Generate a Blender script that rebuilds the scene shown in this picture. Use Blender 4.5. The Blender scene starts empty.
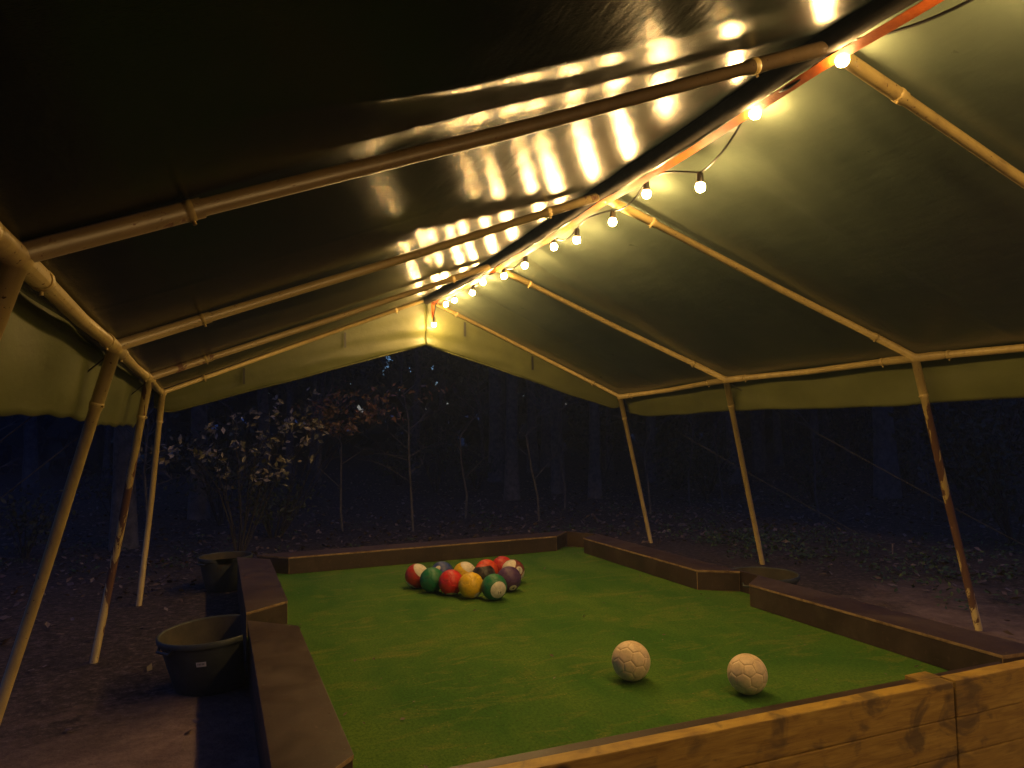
import bpy, bmesh, math, random
from mathutils import Vector, Matrix, noise
R = math.radians
random.seed(7)
S = bpy.context.scene
COL = S.collection

# ------------------------------------------------------------------ camera
F_PX, PITCH, YAW, ROLL, CAM_H = 736.9, 0.0621, 0.381, -0.0199, 1.46
cam_d = bpy.data.cameras.new('camera'); cam = bpy.data.objects.new('camera', cam_d); COL.objects.link(cam)
cam_d.sensor_fit = 'HORIZONTAL'; cam_d.sensor_width = 36; cam_d.lens = F_PX / 1024 * 36
cam_d.clip_start = .05; cam_d.clip_end = 600
_f = Vector((math.sin(YAW) * math.cos(PITCH), math.cos(YAW) * math.cos(PITCH), math.sin(PITCH)))
_r = Vector((math.cos(YAW), -math.sin(YAW), 0)); _u = _r.cross(_f)
_r2 = _r * math.cos(ROLL) + _u * math.sin(ROLL); _u2 = -_r * math.sin(ROLL) + _u * math.cos(ROLL)
cam.matrix_world = Matrix(((_r2.x, _u2.x, -_f.x, 0), (_r2.y, _u2.y, -_f.y, 0), (_r2.z, _u2.z, -_f.z, CAM_H), (0, 0, 0, 1)))
S.camera = cam

# ------------------------------------------------------------------ night sky, exposure, lamp strength
w = bpy.data.worlds.new('World'); S.world = w; w.use_nodes = True
nt = w.node_tree; bg = nt.nodes['Background']
sky = nt.nodes.new('ShaderNodeTexSky'); sky.sky_type = 'NISHITA'; sky.sun_disc = False
sky.sun_elevation = R(-4.0); sky.sun_rotation = R(20); sky.ozone_density = 3
tint = nt.nodes.new('ShaderNodeMix'); tint.data_type = 'RGBA'; tint.blend_type = 'MULTIPLY'; tint.inputs[0].default_value = 1
nt.links.new(sky.outputs[0], tint.inputs[6]); tint.inputs[7].default_value = (.62, .93, .92, 1); nt.links.new(tint.outputs[2], bg.inputs[0]); bg.inputs[1].default_value = 13.0
S.view_settings.view_transform = 'Standard'; S.view_settings.look = 'None'
S.view_settings.exposure = 0; S.view_settings.gamma = 1; S.view_settings.use_curve_mapping = False
BULB = 830.0
BULB_COL = (1.0, .60, .21)
S.cycles.use_denoising = True
S.cycles.sample_clamp_indirect = 4
S.cycles.max_bounces = 6

# ------------------------------------------------------------------ helpers
def tag(o, label=None, cat=None, group=None, kind=None):
    if label: o['label'] = label
    if cat: o['category'] = cat
    if group: o['group'] = group
    if kind: o['kind'] = kind
    return o

def empty(name, loc=(0, 0, 0), rz=0):
    o = bpy.data.objects.new(name, None); COL.objects.link(o); o.location = loc; o.rotation_euler = (0, 0, rz)
    o.empty_display_size = .1
    return o

def link(name, bm, mat, parent=None, smooth=None, loc=None):
    me = bpy.data.meshes.new(name); bm.normal_update(); bm.to_mesh(me); bm.free()
    for m in (mat if isinstance(mat, (list, tuple)) else [mat]): me.materials.append(m)
    if smooth:
        for p in me.polygons: p.use_smooth = True
    o = bpy.data.objects.new(name, me); COL.objects.link(o)
    if loc is not None: o.location = loc
    if parent is not None: o.parent = parent
    return o

def smooth_angle(o, deg=40):
    for p in o.data.polygons: p.use_smooth = True
    o.data.set_sharp_from_angle(angle=R(deg))
    return o

def prism(bm, pts, z0, z1, bevel=0.0, mi=0):
    """extruded plan polygon"""
    b = [bm.verts.new((x, y, z0)) for x, y in pts]; t = [bm.verts.new((x, y, z1)) for x, y in pts]
    fs = [bm.faces.new(t), bm.faces.new(list(reversed(b)))]
    n = len(pts)
    for i in range(n):
        j = (i + 1) % n; fs.append(bm.faces.new((b[i], b[j], t[j], t[i])))
    for f in fs: f.material_index = mi
    if bevel:
        es = list({e for f in fs for e in f.edges})
        bmesh.ops.bevel(bm, geom=es, offset=bevel, segments=2, affect='EDGES', profile=.6)

def box(bm, lo, hi, bevel=0.0, mi=0):
    prism(bm, [(lo[0], lo[1]), (hi[0], lo[1]), (hi[0], hi[1]), (lo[0], hi[1])], lo[2], hi[2], bevel, mi)

def tube(bm, pts, r, seg=12, caps=True, mi=0):
    pts = [Vector(p) for p in pts]; n = len(pts)
    rs = r if isinstance(r, (list, tuple)) else [r] * n
    rings = []; ref = None
    for i, p in enumerate(pts):
        d = (pts[min(i + 1, n - 1)] - pts[max(i - 1, 0)]).normalized()
        if ref is None:
            ref = Vector((0, 0, 1)) if abs(d.z) < .9 else Vector((1, 0, 0))
        a = d.cross(ref).normalized(); b = a.cross(d).normalized(); ref = b
        rings.append([bm.verts.new(p + (a * math.cos(t) + b * math.sin(t)) * rs[i]) for t in [2 * math.pi * k / seg for k in range(seg)]])
    for i in range(n - 1):
        for k in range(seg):
            f = bm.faces.new((rings[i][k], rings[i][(k + 1) % seg], rings[i + 1][(k + 1) % seg], rings[i + 1][k])); f.material_index = mi; f.smooth = True
    if caps:
        bm.faces.new(rings[0]).material_index = mi; bm.faces.new(list(reversed(rings[-1]))).material_index = mi

def lerp(a, b, t): return Vector(a) * (1 - t) + Vector(b) * t

# ------------------------------------------------------------------ materials
def mat(name, col, rough=.6, spec=.5):
    m = bpy.data.materials.new(name); m.use_nodes = True
    b = m.node_tree.nodes['Principled BSDF']
    b.inputs['Base Color'].default_value = (*col, 1); b.inputs['Roughness'].default_value = rough
    b.inputs['Specular IOR Level'].default_value = spec
    return m

class N:
    """small node helper"""
    def __init__(s, m): s.t = m.node_tree; s.b = s.t.nodes['Principled BSDF']
    def new(s, k, **kw):
        n = s.t.nodes.new(k)
        for a, v in kw.items(): setattr(n, a, v)
        return n
    def l(s, a, b): s.t.links.new(a, b)
    def coord(s, scale=(1, 1, 1)):
        c = s.new('ShaderNodeTexCoord'); mp = s.new('ShaderNodeMapping'); s.l(c.outputs['Object'], mp.inputs[0])
        mp.inputs['Scale'].default_value = scale
        return mp.outputs[0]
    def noise(s, vec, scale, detail=4, rough=.55, dist=0):
        n = s.new('ShaderNodeTexNoise'); n.inputs['Scale'].default_value = scale; n.inputs['Detail'].default_value = detail
        n.inputs['Roughness'].default_value = rough; n.inputs['Distortion'].default_value = dist
        s.l(vec, n.inputs['Vector']); return n.outputs['Fac']
    def ramp(s, fac, stops):
        r = s.new('ShaderNodeValToRGB'); s.l(fac, r.inputs[0]); e = r.color_ramp.elements
        while len(e) < len(stops): e.new(.5)
        for i, (p, c) in enumerate(stops):
            e[i].position = p; e[i].color = (*c, 1) if len(c) == 3 else c
        return r.outputs[0]
    def step(s, fac, a, b): return s.ramp(fac, [(a, (0, 0, 0)), (b, (1, 1, 1))])
    def mix(s, fac, a, b, mode='MIX'):
        m = s.new('ShaderNodeMix', data_type='RGBA', blend_type=mode)
        for sock, v in ((m.inputs[0], fac), (m.inputs[6], a), (m.inputs[7], b)):
            if isinstance(v, (int, float)): sock.default_value = v
            elif isinstance(v, tuple): sock.default_value = (*v, 1)
            else: s.l(v, sock)
        return m.outputs[2]
    def math(s, op, a, b=None):
        m = s.new('ShaderNodeMath', operation=op)
        for sock, v in ((m.inputs[0], a), (m.inputs[1], b)):
            if v is None: continue
            if isinstance(v, (int, float)): sock.default_value = v
            else: s.l(v, sock)
        return m.outputs[0]
    def bump(s, h, strength=.3, dist=.01, prev=None):
        b = s.new('ShaderNodeBump'); b.inputs['Strength'].default_value = strength; b.inputs['Distance'].default_value = dist
        s.l(h, b.inputs['Height'])
        if prev is not None: s.l(prev, b.inputs['Normal'])
        s.l(b.outputs[0], s.b.inputs['Normal']); return b.outputs[0]

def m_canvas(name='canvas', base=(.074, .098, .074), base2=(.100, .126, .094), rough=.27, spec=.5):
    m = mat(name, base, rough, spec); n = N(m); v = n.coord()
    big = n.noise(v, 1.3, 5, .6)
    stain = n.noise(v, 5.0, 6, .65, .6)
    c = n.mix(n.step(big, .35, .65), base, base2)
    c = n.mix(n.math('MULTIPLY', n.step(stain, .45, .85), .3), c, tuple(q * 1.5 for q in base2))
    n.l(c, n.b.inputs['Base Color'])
    rr = n.new('ShaderNodeMapRange'); n.l(stain, rr.inputs[0]); rr.inputs[3].default_value = rough - .02; rr.inputs[4].default_value = rough + .06
    n.l(rr.outputs[0], n.b.inputs['Roughness'])
    v2 = n.coord((1.0, .35, 1.0))
    p = n.bump(n.noise(v2, 7.0, 4, .6), .22, .02)
    w1 = n.new('ShaderNodeTexNoise'); v3 = n.coord((60, 420, 60)); n.l(v3, w1.inputs['Vector']); w1.inputs['Scale'].default_value = 1; w1.inputs['Detail'].default_value = 2
    n.bump(w1.outputs['Fac'], .35, .0016, p)
    return m

def m_paint(name, peel, c1=(.46, .35, .13), c2=(.36, .27, .10)):
    m = mat(name, (.55, .45, .24), .42); n = N(m); v = n.coord()
    a = n.noise(v, 9.0, 6, .7, .3); spots = n.noise(v, 55, 4, .6)
    tone = n.noise(v, 2.5, 3)
    c = n.mix(n.step(tone, .35, .7), c1, c2)
    vs = n.coord((3.0, 3.0, .8)); big = n.noise(vs, 2.2, 5, .6, .5)
    mask = n.math('MAXIMUM', n.step(big, .74 - peel, .755 - peel), n.step(spots, .655, .68))
    mask = n.math('MAXIMUM', mask, n.step(a, .73, .74))
    grime = n.noise(n.coord((1, 1, .35)), 14, 5, .7, .5)
    c = n.mix(n.math('MULTIPLY', n.step(grime, .48, .72), .5), c, (.20, .13, .06))
    c = n.mix(mask, c, (.085, .035, .018))
    n.l(c, n.b.inputs['Base Color']); n.bump(n.math('SUBTRACT', 1.0, mask), .5, .002)
    n.l(n.mix(mask, (.4, .4, .4), (.8, .8, .8)), n.b.inputs['Roughness'])
    return m

def m_plywood():
    m = mat('film_faced_plywood', (.07, .035, .028), .42); n = N(m); v = n.coord()
    d = n.noise(v, 3.0, 7, .7, .4); sp = n.noise(v, 38, 4, .7)
    c = n.mix(n.step(d, .35, .7), (.034, .019, .013), (.062, .035, .022))
    c = n.mix(n.math('MULTIPLY', n.step(sp, .60, .72), .5), c, (.16, .10, .07))
    scr = n.noise(n.coord((30, 2.2, 8)), 3.0, 6, .75, .4); dust = n.noise(v, 1.4, 6, .7, .8)
    c = n.mix(n.math('MULTIPLY', n.step(scr, .62, .70), .35), c, (.17, .12, .08))
    c = n.mix(n.math('MULTIPLY', n.step(dust, .50, .70), .35), c, (.15, .11, .075))
    n.l(c, n.b.inputs['Base Color'])
    n.l(n.mix(n.step(d, .3, .7), (.38, .38, .38), (.68, .68, .68)), n.b.inputs['Roughness'])
    n.bump(sp, .12, .002)
    return m

def m_edge_ply():
    m = mat('bare_plywood_edge', (.30, .20, .10), .75); n = N(m); v = n.coord()
    c = n.mix(n.step(n.noise(v, 14, 5, .7), .35, .65), (.15, .085, .04), (.40, .27, .13)); n.l(c, n.b.inputs['Base Color'])
    return m

def m_wood():
    m = mat('weathered_softwood', (.36, .22, .07), .6); n = N(m)
    v = n.coord((.55, 1.0, 5.0)); g = n.noise(v, 7, 7, .62, 1.2)
    fine = n.noise(n.coord((1.5, 4, 40)), 6, 4, .6)
    c = n.ramp(g, [(.25, (.25, .14, .022)), (.5, (.42, .26, .040)), (.75, (.54, .36, .065))])
    c = n.mix(n.math('MULTIPLY', n.step(fine, .5, .72), .45), c, (.19, .10, .035))
    vo = n.new('ShaderNodeTexVoronoi'); vo.inputs['Scale'].default_value = 1; n.l(n.coord((3.1, 3, 5.2)), vo.inputs['Vector'])
    vo.inputs['Randomness'].default_value = 1
    knot = n.step(vo.outputs['Distance'], .07, .16)
    c = n.mix(knot, (.05, .022, .010), c)
    st = n.noise(n.coord((2.2, 2.2, 3.2)), 1.7, 4, .55, .8)
    c = n.mix(n.math('MULTIPLY', n.step(st, .52, .62), .72), c, (.085, .058, .030))
    n.l(c, n.b.inputs['Base Color']); n.bump(g, .25, .004)
    return m

def m_turf():
    m = mat('artificial_turf', (.03, .10, .012), .9, .15); n = N(m); v = n.coord()
    a = n.noise(n.coord((1, .45, 1)), 2.0, 6, .62, .5); f = n.noise(n.coord((1, .6, 1)), 70, 5, .85); wear = n.noise(n.coord((.5, 1.2, 1)), 4.5, 7, .72, .8)
    c = n.mix(n.step(a, .36, .66), (.052, .150, .018), (.110, .205, .026))
    c = n.mix(n.math('MULTIPLY', n.step(wear, .52, .70), .6), c, (.25, .24, .05))
    c = n.mix(n.math('MULTIPLY', n.step(f, .42, .62), .6), c, (.02, .055, .005))
    vor = n.new('ShaderNodeTexVoronoi'); vor.inputs['Scale'].default_value = 26; n.l(v, vor.inputs['Vector'])
    dots = n.math('MULTIPLY', n.math('LESS_THAN', vor.outputs['Distance'], .12), n.step(wear, .48, .56))
    c = n.mix(n.math('MULTIPLY', dots, .6), c, (.30, .25, .10))
    n.l(c, n.b.inputs['Base Color'])
    p = n.bump(f, .6, .006); n.bump(n.noise(n.coord((1, 8, 1)), 30, 3), .3, .006, p)
    return m

def m_ground():
    m = mat('forest_soil', (.08, .06, .05), .95, .2); n = N(m); v = n.coord()
    sep = n.new('ShaderNodeSeparateXYZ'); n.l(v, sep.inputs[0])
    wob = n.noise(v, 1.1, 6, .7, .6)
    # trodden bare sand round the tent, litter outside
    dx = n.math('ABSOLUTE', n.math('SUBTRACT', sep.outputs[0], 2.2)); dy = n.math('SUBTRACT', sep.outputs[1], 5.0)
    d = n.math('MAXIMUM', n.math('SUBTRACT', dx, 3.9), dy)
    d = n.math('ADD', d, n.math('MULTIPLY', n.math('SUBTRACT', wob, .5), 3.2))
    mask = n.step(n.math('ADD', n.math('MULTIPLY', d, .25), .5), .3, .62)
    fine = n.noise(v, 24, 6, .75); med = n.noise(v, 5, 6, .7)
    dirt = n.mix(n.step(med, .35, .65), (.16, .105, .088), (.27, .19, .155))
    dirt = n.mix(n.math('MULTIPLY', n.step(fine, .5, .68), .45), dirt, (.09, .055, .045))
    lit = n.ramp(n.noise(v, 18, 7, .8), [(.38, (.020, .016, .014)), (.55, (.07, .05, .046)), (.70, (.20, .16, .15))])
    c = n.mix(mask, dirt, lit); n.l(c, n.b.inputs['Base Color'])
    p = n.bump(med, .6, .05); n.bump(fine, .7, .02, p)
    return m

def m_vary(name, a, b, scale=6, rough=.8, bump=.0, spec=.4):
    m = mat(name, a, rough, spec); n = N(m); v = n.coord()
    f = n.noise(v, scale, 5, .65); n.l(n.mix(n.step(f, .35, .65), a, b), n.b.inputs['Base Color'])
    if bump: n.bump(n.noise(v, scale * 4, 4, .6), bump, .005)
    return m

def m_leaf(name, cols, rough=.6, trans=.0):
    m = mat(name, cols[0], rough, .4); n = N(m)
    g = n.new('ShaderNodeNewGeometry'); r = n.ramp(g.outputs['Random Per Island'], [(i / max(1, len(cols) - 1), c) for i, c in enumerate(cols)])
    n.l(r, n.b.inputs['Base Color'])
    return m

def m_emit(name, col, s):
    m = mat(name, col, .3); b = m.node_tree.nodes['Principled BSDF']
    b.inputs['Emission Color'].default_value = (*col, 1); b.inputs['Emission Strength'].default_value = s
    return m

M = dict(
    canvas=m_canvas(), canvas_shaded=m_canvas('shaded_canvas', (.005, .008, .008), (.010, .014, .013), .23, .15), canvas_olive=m_canvas('olive_canvas', (.065, .072, .020), (.09, .098, .028), .45, .4), paint=m_paint('cream_frame_paint', .03), shaded_rust=m_paint('shaded_rusty_frame_paint', .10, (.15, .105, .05), (.10, .065, .03)), shaded_paint=m_paint('shaded_frame_paint', .09, (.26, .20, .09), (.20, .145, .06)),  # dark canvas and darker rafter paints have left-side shade put into their colour
    peeled=m_paint('peeling_frame_paint', .25),
    sleeve=m_vary('dark_ridge_cloth', (.020, .018, .016), (.040, .034, .028), 7, .85, .3, .15),
    ply=m_plywood(), edge=m_edge_ply(), wood=m_wood(), turf=m_turf(), ground=m_ground(),
    tub=m_vary('black_rubber', (.030, .036, .032), (.060, .068, .060), 5, .5, .1),
    tub_in=m_vary('dusty_rubber_inside', (.035, .030, .022), (.075, .062, .042), 5, .8, .1),
    bark=m_vary('bark', (.06, .055, .05), (.14, .125, .115), 9, .95, .8),
    twig=m_vary('twig_bark', (.02, .017, .016), (.045, .038, .036), 9, .9),
    metal=m_vary('rusty_bolt', (.10, .05, .03), (.22, .18, .15), 40, .5),
    orange=m_vary('orange_webbing', (.42, .085, .010), (.52, .12, .014), 30, .55, .3),
    cable=mat('black_cable', (.012, .012, .012), .45), socket=mat('bulb_socket', (.03, .026, .02), .4),
    bulb=m_emit('bulb_glass', BULB_COL, BULB),
    rope=mat('hemp_rope', (.05, .047, .045), .8),
    white=m_vary('paper_sticker', (.62, .60, .56), (.72, .70, .66), 30, .6), ink=mat('black_print', (.02, .02, .02), .6),
    foliage=m_leaf('night_foliage', [(.02, .028, .018), (.035, .050, .028), (.02, .034, .018), (.06, .07, .045)]),
    pale_leaf=m_leaf('pale_autumn_leaf', [(.10, .095, .06), (.17, .15, .10), (.06, .065, .035), (.34, .30, .24), (.11, .09, .05)], .4),
    red_leaf=m_leaf('withered_red_leaf', [(.09, .045, .04), (.15, .07, .065), (.07, .045, .035), (.22, .14, .11)], .6),
    litter=m_leaf('fallen_leaf', [(.04, .027, .022), (.13, .09, .08), (.06, .04, .033), (.20, .155, .14), (.09, .055, .04), (.045, .03, .025)], .55),
    herb=m_leaf('ground_herb', [(.03, .06, .012), (.05, .09, .02), (.02, .045, .01)], .5),
)

# ------------------------------------------------------------------ terrain
def sstep(a, b, x):
    t = max(0, min(1, (x - a) / (b - a))); return t * t * (3 - 2 * t)
def ground_z(x, y):
    z = -.19 + .09 * sstep(.4, 4.4, x)
    z -= .34 * (1 - sstep(2.66, 3.1, y))
    z += .05 * sstep(8.5, 14, y) * (1 - sstep(0, 4, x))
    z += .022 * max(0, x - 9) + .028 * max(0, y - 14)
    z += .035 * (noise.noise((x * .7, y * .7, 3.1))) + .012 * noise.noise((x * 3, y * 3, 1.7))
    z += sstep(9, 30, math.hypot(x - 2, y - 4)) * .8 * noise.noise((x * .08, y * .08, 9))
    return z
def axis_pts(c, near, step, far):
    pts = [c + step * i for i in range(int(-near / step), int(near / step) + 1)]
    s = step; v = pts[-1]; hi = []
    while v < c + far: s *= 1.25; v += s; hi.append(v)
    return [2 * c - h for h in reversed(hi)] + pts + hi
bm = bmesh.new(); xs = axis_pts(2, 8, .2, 220); ys = axis_pts(5, 9, .2, 220)
g = [[bm.verts.new((x, y, ground_z(x, y))) for x in xs] for y in ys]
for j in range(len(ys) - 1):
    for i in range(len(xs) - 1):
        bm.faces.new((g[j][i], g[j][i + 1], g[j + 1][i + 1], g[j + 1][i]))
tag(link('ground', bm, M['ground'], smooth=True), kind='structure')

def leaf_quad(bm, p, size, nrm, spin, curl=.25, mi=0, aspect=.5):
    n = nrm.normalized(); a = n.orthogonal().normalized(); a = Matrix.Rotation(spin, 3, n) @ a; b = n.cross(a)
    l = size; wd = size * aspect
    v = [bm.verts.new(p - a * l * .5), bm.verts.new(p + b * wd * .5 + n * curl * wd * .4), bm.verts.new(p + a * l * .5 + n * curl * l * .25),
         bm.verts.new(p - b * wd * .5 + n * curl * wd * .4), bm.verts.new(p - a * l * .02)]
    bm.faces.new((v[0], v[4], v[1])).material_index = mi; bm.faces.new((v[1], v[4], v[2])).material_index = mi
    bm.faces.new((v[2], v[4], v[3])).material_index = mi; bm.faces.new((v[3], v[4], v[0])).material_index = mi

# fallen leaves: nobody could count them
bm = bmesh.new(); k = 0
while k < 15000:
    y = random.uniform(1.5, 9) if random.random() < .35 else 8.5 + abs(random.gauss(0, 7)); x = random.uniform(-8, 18)
    if 0 < x < 4.5 and y < 8.8: continue
    inside = (-1.0 < x < 5.9 and y < 8.8)
    d = max(abs(x - 2.2) - 3.3, y - 8.2)
    pr = (.14 if x < 0 else .05) + .86 * sstep(-.2, 1.8, d + .8 * noise.noise((x * .8, y * .8, 0)))
    if random.random() > pr: continue
    k += 1
    nrm = Vector((random.gauss(0, .45), random.gauss(0, .45), 1))
    leaf_quad(bm, Vector((x, y, ground_z(x, y) + random.uniform(.008, .035))), random.uniform(.045, .11), nrm, random.uniform(0, 6.28), random.uniform(-.3, .8), aspect=random.uniform(.4, .75))
tag(link('leaf_litter', bm, M['litter']), 'dry fallen leaves scattered over the dark forest floor around the tent', 'leaf litter', kind='stuff')

# low green herbs right of the table and along the wood edge
bm = bmesh.new()
for c in range(330):
    if c < 120: x, y = random.gauss(6.6, .7), random.gauss(7.6, .9)
    elif c < 230: x, y = random.gauss(7.8, 1.0), random.gauss(5.3, 1.0)
    else: x, y = random.uniform(-5, 12), random.uniform(9.5, 13)
    if x < 5.6 and y < 8.9 and x > -1: continue
    z = ground_z(x, y)
    for _ in range(14):
        p = Vector((x + random.gauss(0, .08), y + random.gauss(0, .08), z + random.uniform(.02, .12)))
        leaf_quad(bm, p, random.uniform(.03, .07), Vector((random.gauss(0, .6), random.gauss(0, .6), 1)), random.uniform(0, 6.28))
tag(link('ground_cover', bm, M['herb']), 'low green herbs growing through the leaf litter', 'ground cover', kind='stuff')

# ------------------------------------------------------------------ tent frame
FY = [-1.75, .22, 2.13, 4.02, 6.12, 8.22]
EL = [Vector(v) for v in ((-.46, -1.75, 1.91), (-.46, .22, 1.91), (-.464, 2.13, 1.912), (-.463, 4.02, 1.897), (-.477, 6.12, 1.897), (-.516, 8.22, 1.901))]
RG = [Vector(v) for v in ((2.23, -1.75, 2.96), (2.22, .22, 2.96), (2.215, 2.13, 2.955), (2.24, 4.02, 2.945), (2.281, 6.12, 2.955), (2.25, 8.22, 2.98))]
ER = [Vector(v) for v in ((4.88, -1.75, 1.93), (4.88, .22, 1.93), (4.89, 2.13, 1.935), (4.896, 4.02, 1.941), (4.791, 6.12, 1.921), (4.775, 8.22, 1.851))]
FL = [(-.95, -1.7), (-1.0, .6), (-1.26, 2.28), (-1.105, 4.50), (-0.844, 6.323), (-0.717, 8.287)]
FR = [(5.5, -1.7), (5.5, .3), (5.5, 2.2), (5.33, 3.95), (5.72, 6.78), (5.45, 8.66)]
frame = tag(empty('tent_skeleton', (2.2, 4, -.2)), 'cream painted tubular steel tent frame with rusted chipped legs', 'tent frame')
def fpart(name, bm, m='paint'):
    o = link(name, bm, M[m], None); o.parent = frame; o.matrix_parent_inverse = Matrix.Translation(-frame.location); return o
def collar(a, b, t, r):
    """sleeve with a bolt round the tube a-b at distance t from a"""
    a, b = Vector(a), Vector(b); d = (b - a).normalized(); c = a + d * t
    bm = bmesh.new(); tube(bm, [c - d * .012, c - d * .009, c + d * .009, c + d * .012], [r + .001, r + .0035, r + .0035, r + .001], 14)
    s = d.cross(Vector((0, 0, 1)));
    if s.length < .1: s = Vector((1, 0, 0))
    s = s.cross(d).normalized() * -1
    if s.z > 0: s = -s
    tube(bm, [c, c + s * (r + .014)], .005, 8)
    return bm
for i in range(6):
    for side, (e, ft) in enumerate(((EL[i], FL[i]), (ER[i], FR[i]))):
        bm = bmesh.new(); foot = Vector((ft[0], ft[1], ground_z(*ft) - .03))
        bend = lerp(e, foot, .5) + Vector((.006, .01, 0))
        top = e - (e - foot).normalized() * .02
        j = lerp(e, foot, .14)
        tube(bm, [top, j, j + (foot - j) * .002, bend, foot], [.031, .031, .0275, .0275, .0275], 14)
        bm2 = collar(e, foot, .29, .03); 
        o = fpart('leg', bm, 'peeled' if (side, i) in ((0, 4), (1, 3)) else 'paint')
        if (side, i) in ((0, 4), (1, 3)): o['label'] = 'tent leg with brown peeled paint'
        fpart('joint_collar', bm2)
        # rafters
        bm = bmesh.new(); a = e + Vector((0, 0, .005)); b = RG[i].copy(); b.x += (-.03 if side == 0 else .03); b.z -= .035 if i < 5 else 0
        if i == 5: tube(bm, [a, b], .022, 14)
        else:
            m1 = lerp(a, b, .16); m2 = lerp(a, b, .86)
            tube(bm, [a, m1, lerp(a, b, .161), lerp(a, b, .5) - Vector((0, 0, .008)), m2, lerp(a, b, .861), b], [.028, .028, .024, .024, .024, .029, .029], 14)
        fpart('rafter', bm, {1: 'shaded_rust', 2: 'shaded_rust', 3: 'shaded_paint', 4: 'shaded_paint'}.get(i, 'paint') if side == 0 else 'paint')  # left rafters: shade painted into the cream coat, along with rust and peeling
        fpart('joint_collar', collar(a, b, .42, .026)); fpart('joint_collar', collar(b, a, .36, .028))
        if i < 5:
            bm = bmesh.new(); n2 = (EL, ER)[side][i + 1]
            tube(bm, [e, lerp(e, n2, .12), lerp(e, n2, .121), lerp(e, n2, .5) - Vector((0, 0, .012)), lerp(e, n2, .88), lerp(e, n2, .881), n2], [.032, .032, .027, .027, .027, .032, .032], 14)
            fpart('eave_pole', bm)
            fpart('joint_collar', collar(e, n2, .28, .03)); fpart('joint_collar', collar(n2, e, .28, .03))
        bm = bmesh.new(); bmesh.ops.create_uvsphere(bm, u_segments=14, v_segments=8, radius=.04); bmesh.ops.translate(bm, verts=bm.verts, vec=e)
        for f in bm.faces: f.smooth = True
        fpart('corner_joint', bm)
    if i < 5:
        bm = bmesh.new(); tube(bm, [RG[i], lerp(RG[i], RG[i + 1], .5) - Vector((0, 0, .015)), RG[i + 1]], .029, 14); fpart('ridge_pole', bm, 'peeled' if i == 3 else 'paint')

# ------------------------------------------------------------------ tent canvas
canvas = tag(empty('tent_canvas', (2.2, 4, 1.9)), 'olive green waterproof canvas tent roof with hanging valances on the frame', 'tent canvas')
def cpart(name, bm, m='canvas', smooth=True):
    o = link(name, bm, M[m], None, smooth); o.parent = canvas; o.matrix_parent_inverse = Matrix.Translation(-canvas.location); return o
def at_y(P, y):
    for i in range(5):
        if y <= FY[i + 1] or i == 4:
            t = (y - FY[i]) / (FY[i + 1] - FY[i]); return lerp(P[i], P[i + 1], t), i, t
def fold(x, seed):  # sharp little crease profile
    return abs(noise.noise((x, seed, 0)))
def slope(side):
    bm = bmesh.new(); E = (EL, ER)[side]; NU, NV = 90, 300; rows = []
    for j in range(NV + 1):
        y = FY[0] - .15 + (FY[5] + .12 - FY[0] + .15) * j / NV
        yc = max(FY[0], min(FY[5], y)); rg, i, t = at_y(RG, yc); ev, _, _ = at_y(E, yc)
        row = []
        for k in range(NU + 1):
            s = k / NU; s2 = s * 1.035
            p = lerp(rg, ev, s2); p.y = y; p.z += .037
            sag = math.sin(math.pi * min(1, max(0, t))) * math.sin(math.pi * min(1, s)) ** .8
            env = math.sin(math.pi * min(1, s)) ** .6 * (1 - sstep(.60, .86, s))
            if side == 0 and i == 1: # the nearest panel is held down by a sewn batten
                yb = 1.63 - .02 * s
                p.z -= env * .068 * (max(0, (FY[2] - y) / (FY[2] - yb)) if y > yb else max(0, 1 - (yb - y) / .9))
                p.z -= .002 * env * math.exp(-((y - yb) / .02) ** 2)
                if y < yb: p.z += (fold(y * 2.0 + s * 5, 3.3) - .2) * .02 * env
            else: p.z -= (.022 if side == 0 else .045) * sag
            # tension wrinkles fanning from the ridge, soft billow
            wr = noise.noise((y * 2.3 + s * 1.6, s * 1.1, side * 7.3)) * .004
            wr += (fold(y * 3.2 - s * 2.6, side * 3.1 + 2) - .2) * (.008 if side == 0 else .036) * math.exp(-s * 3.6) * (1 if s > .02 else 0)
            wr += noise.noise((y * .9, s * 2.5, side * 4 + 1)) * (.006 if side == 0 else .024) * math.sin(math.pi * min(1, s))
            # sewn seam across the panels
            for sy in ((FY[2] + .95, FY[4] + 1.0) if side == 0 else (FY[1] + 1.05, FY[2] + .95, FY[4] + 1.0)):
                wr -= (.0015 if side == 0 else .006) * math.exp(-((y - sy - .12 * s) / .018) ** 2)
            p.z += wr
            row.append(bm.verts.new(p))
        rows.append(row)
    for j in range(NV):
        for k in range(NU):
            q = (rows[j][k], rows[j + 1][k], rows[j + 1][k + 1], rows[j][k + 1])
            bm.faces.new(q if side == 0 else tuple(reversed(q)))
    o = cpart('roof_panel', bm, 'canvas_shaded' if side == 0 else 'canvas'); sm = o.modifiers.new('thickness', 'SOLIDIFY'); sm.thickness = .004; sm.offset = 0  # left slope is the same canvas, its shade painted in as darker colour
    return o
slope(0); slope(1)
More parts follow.
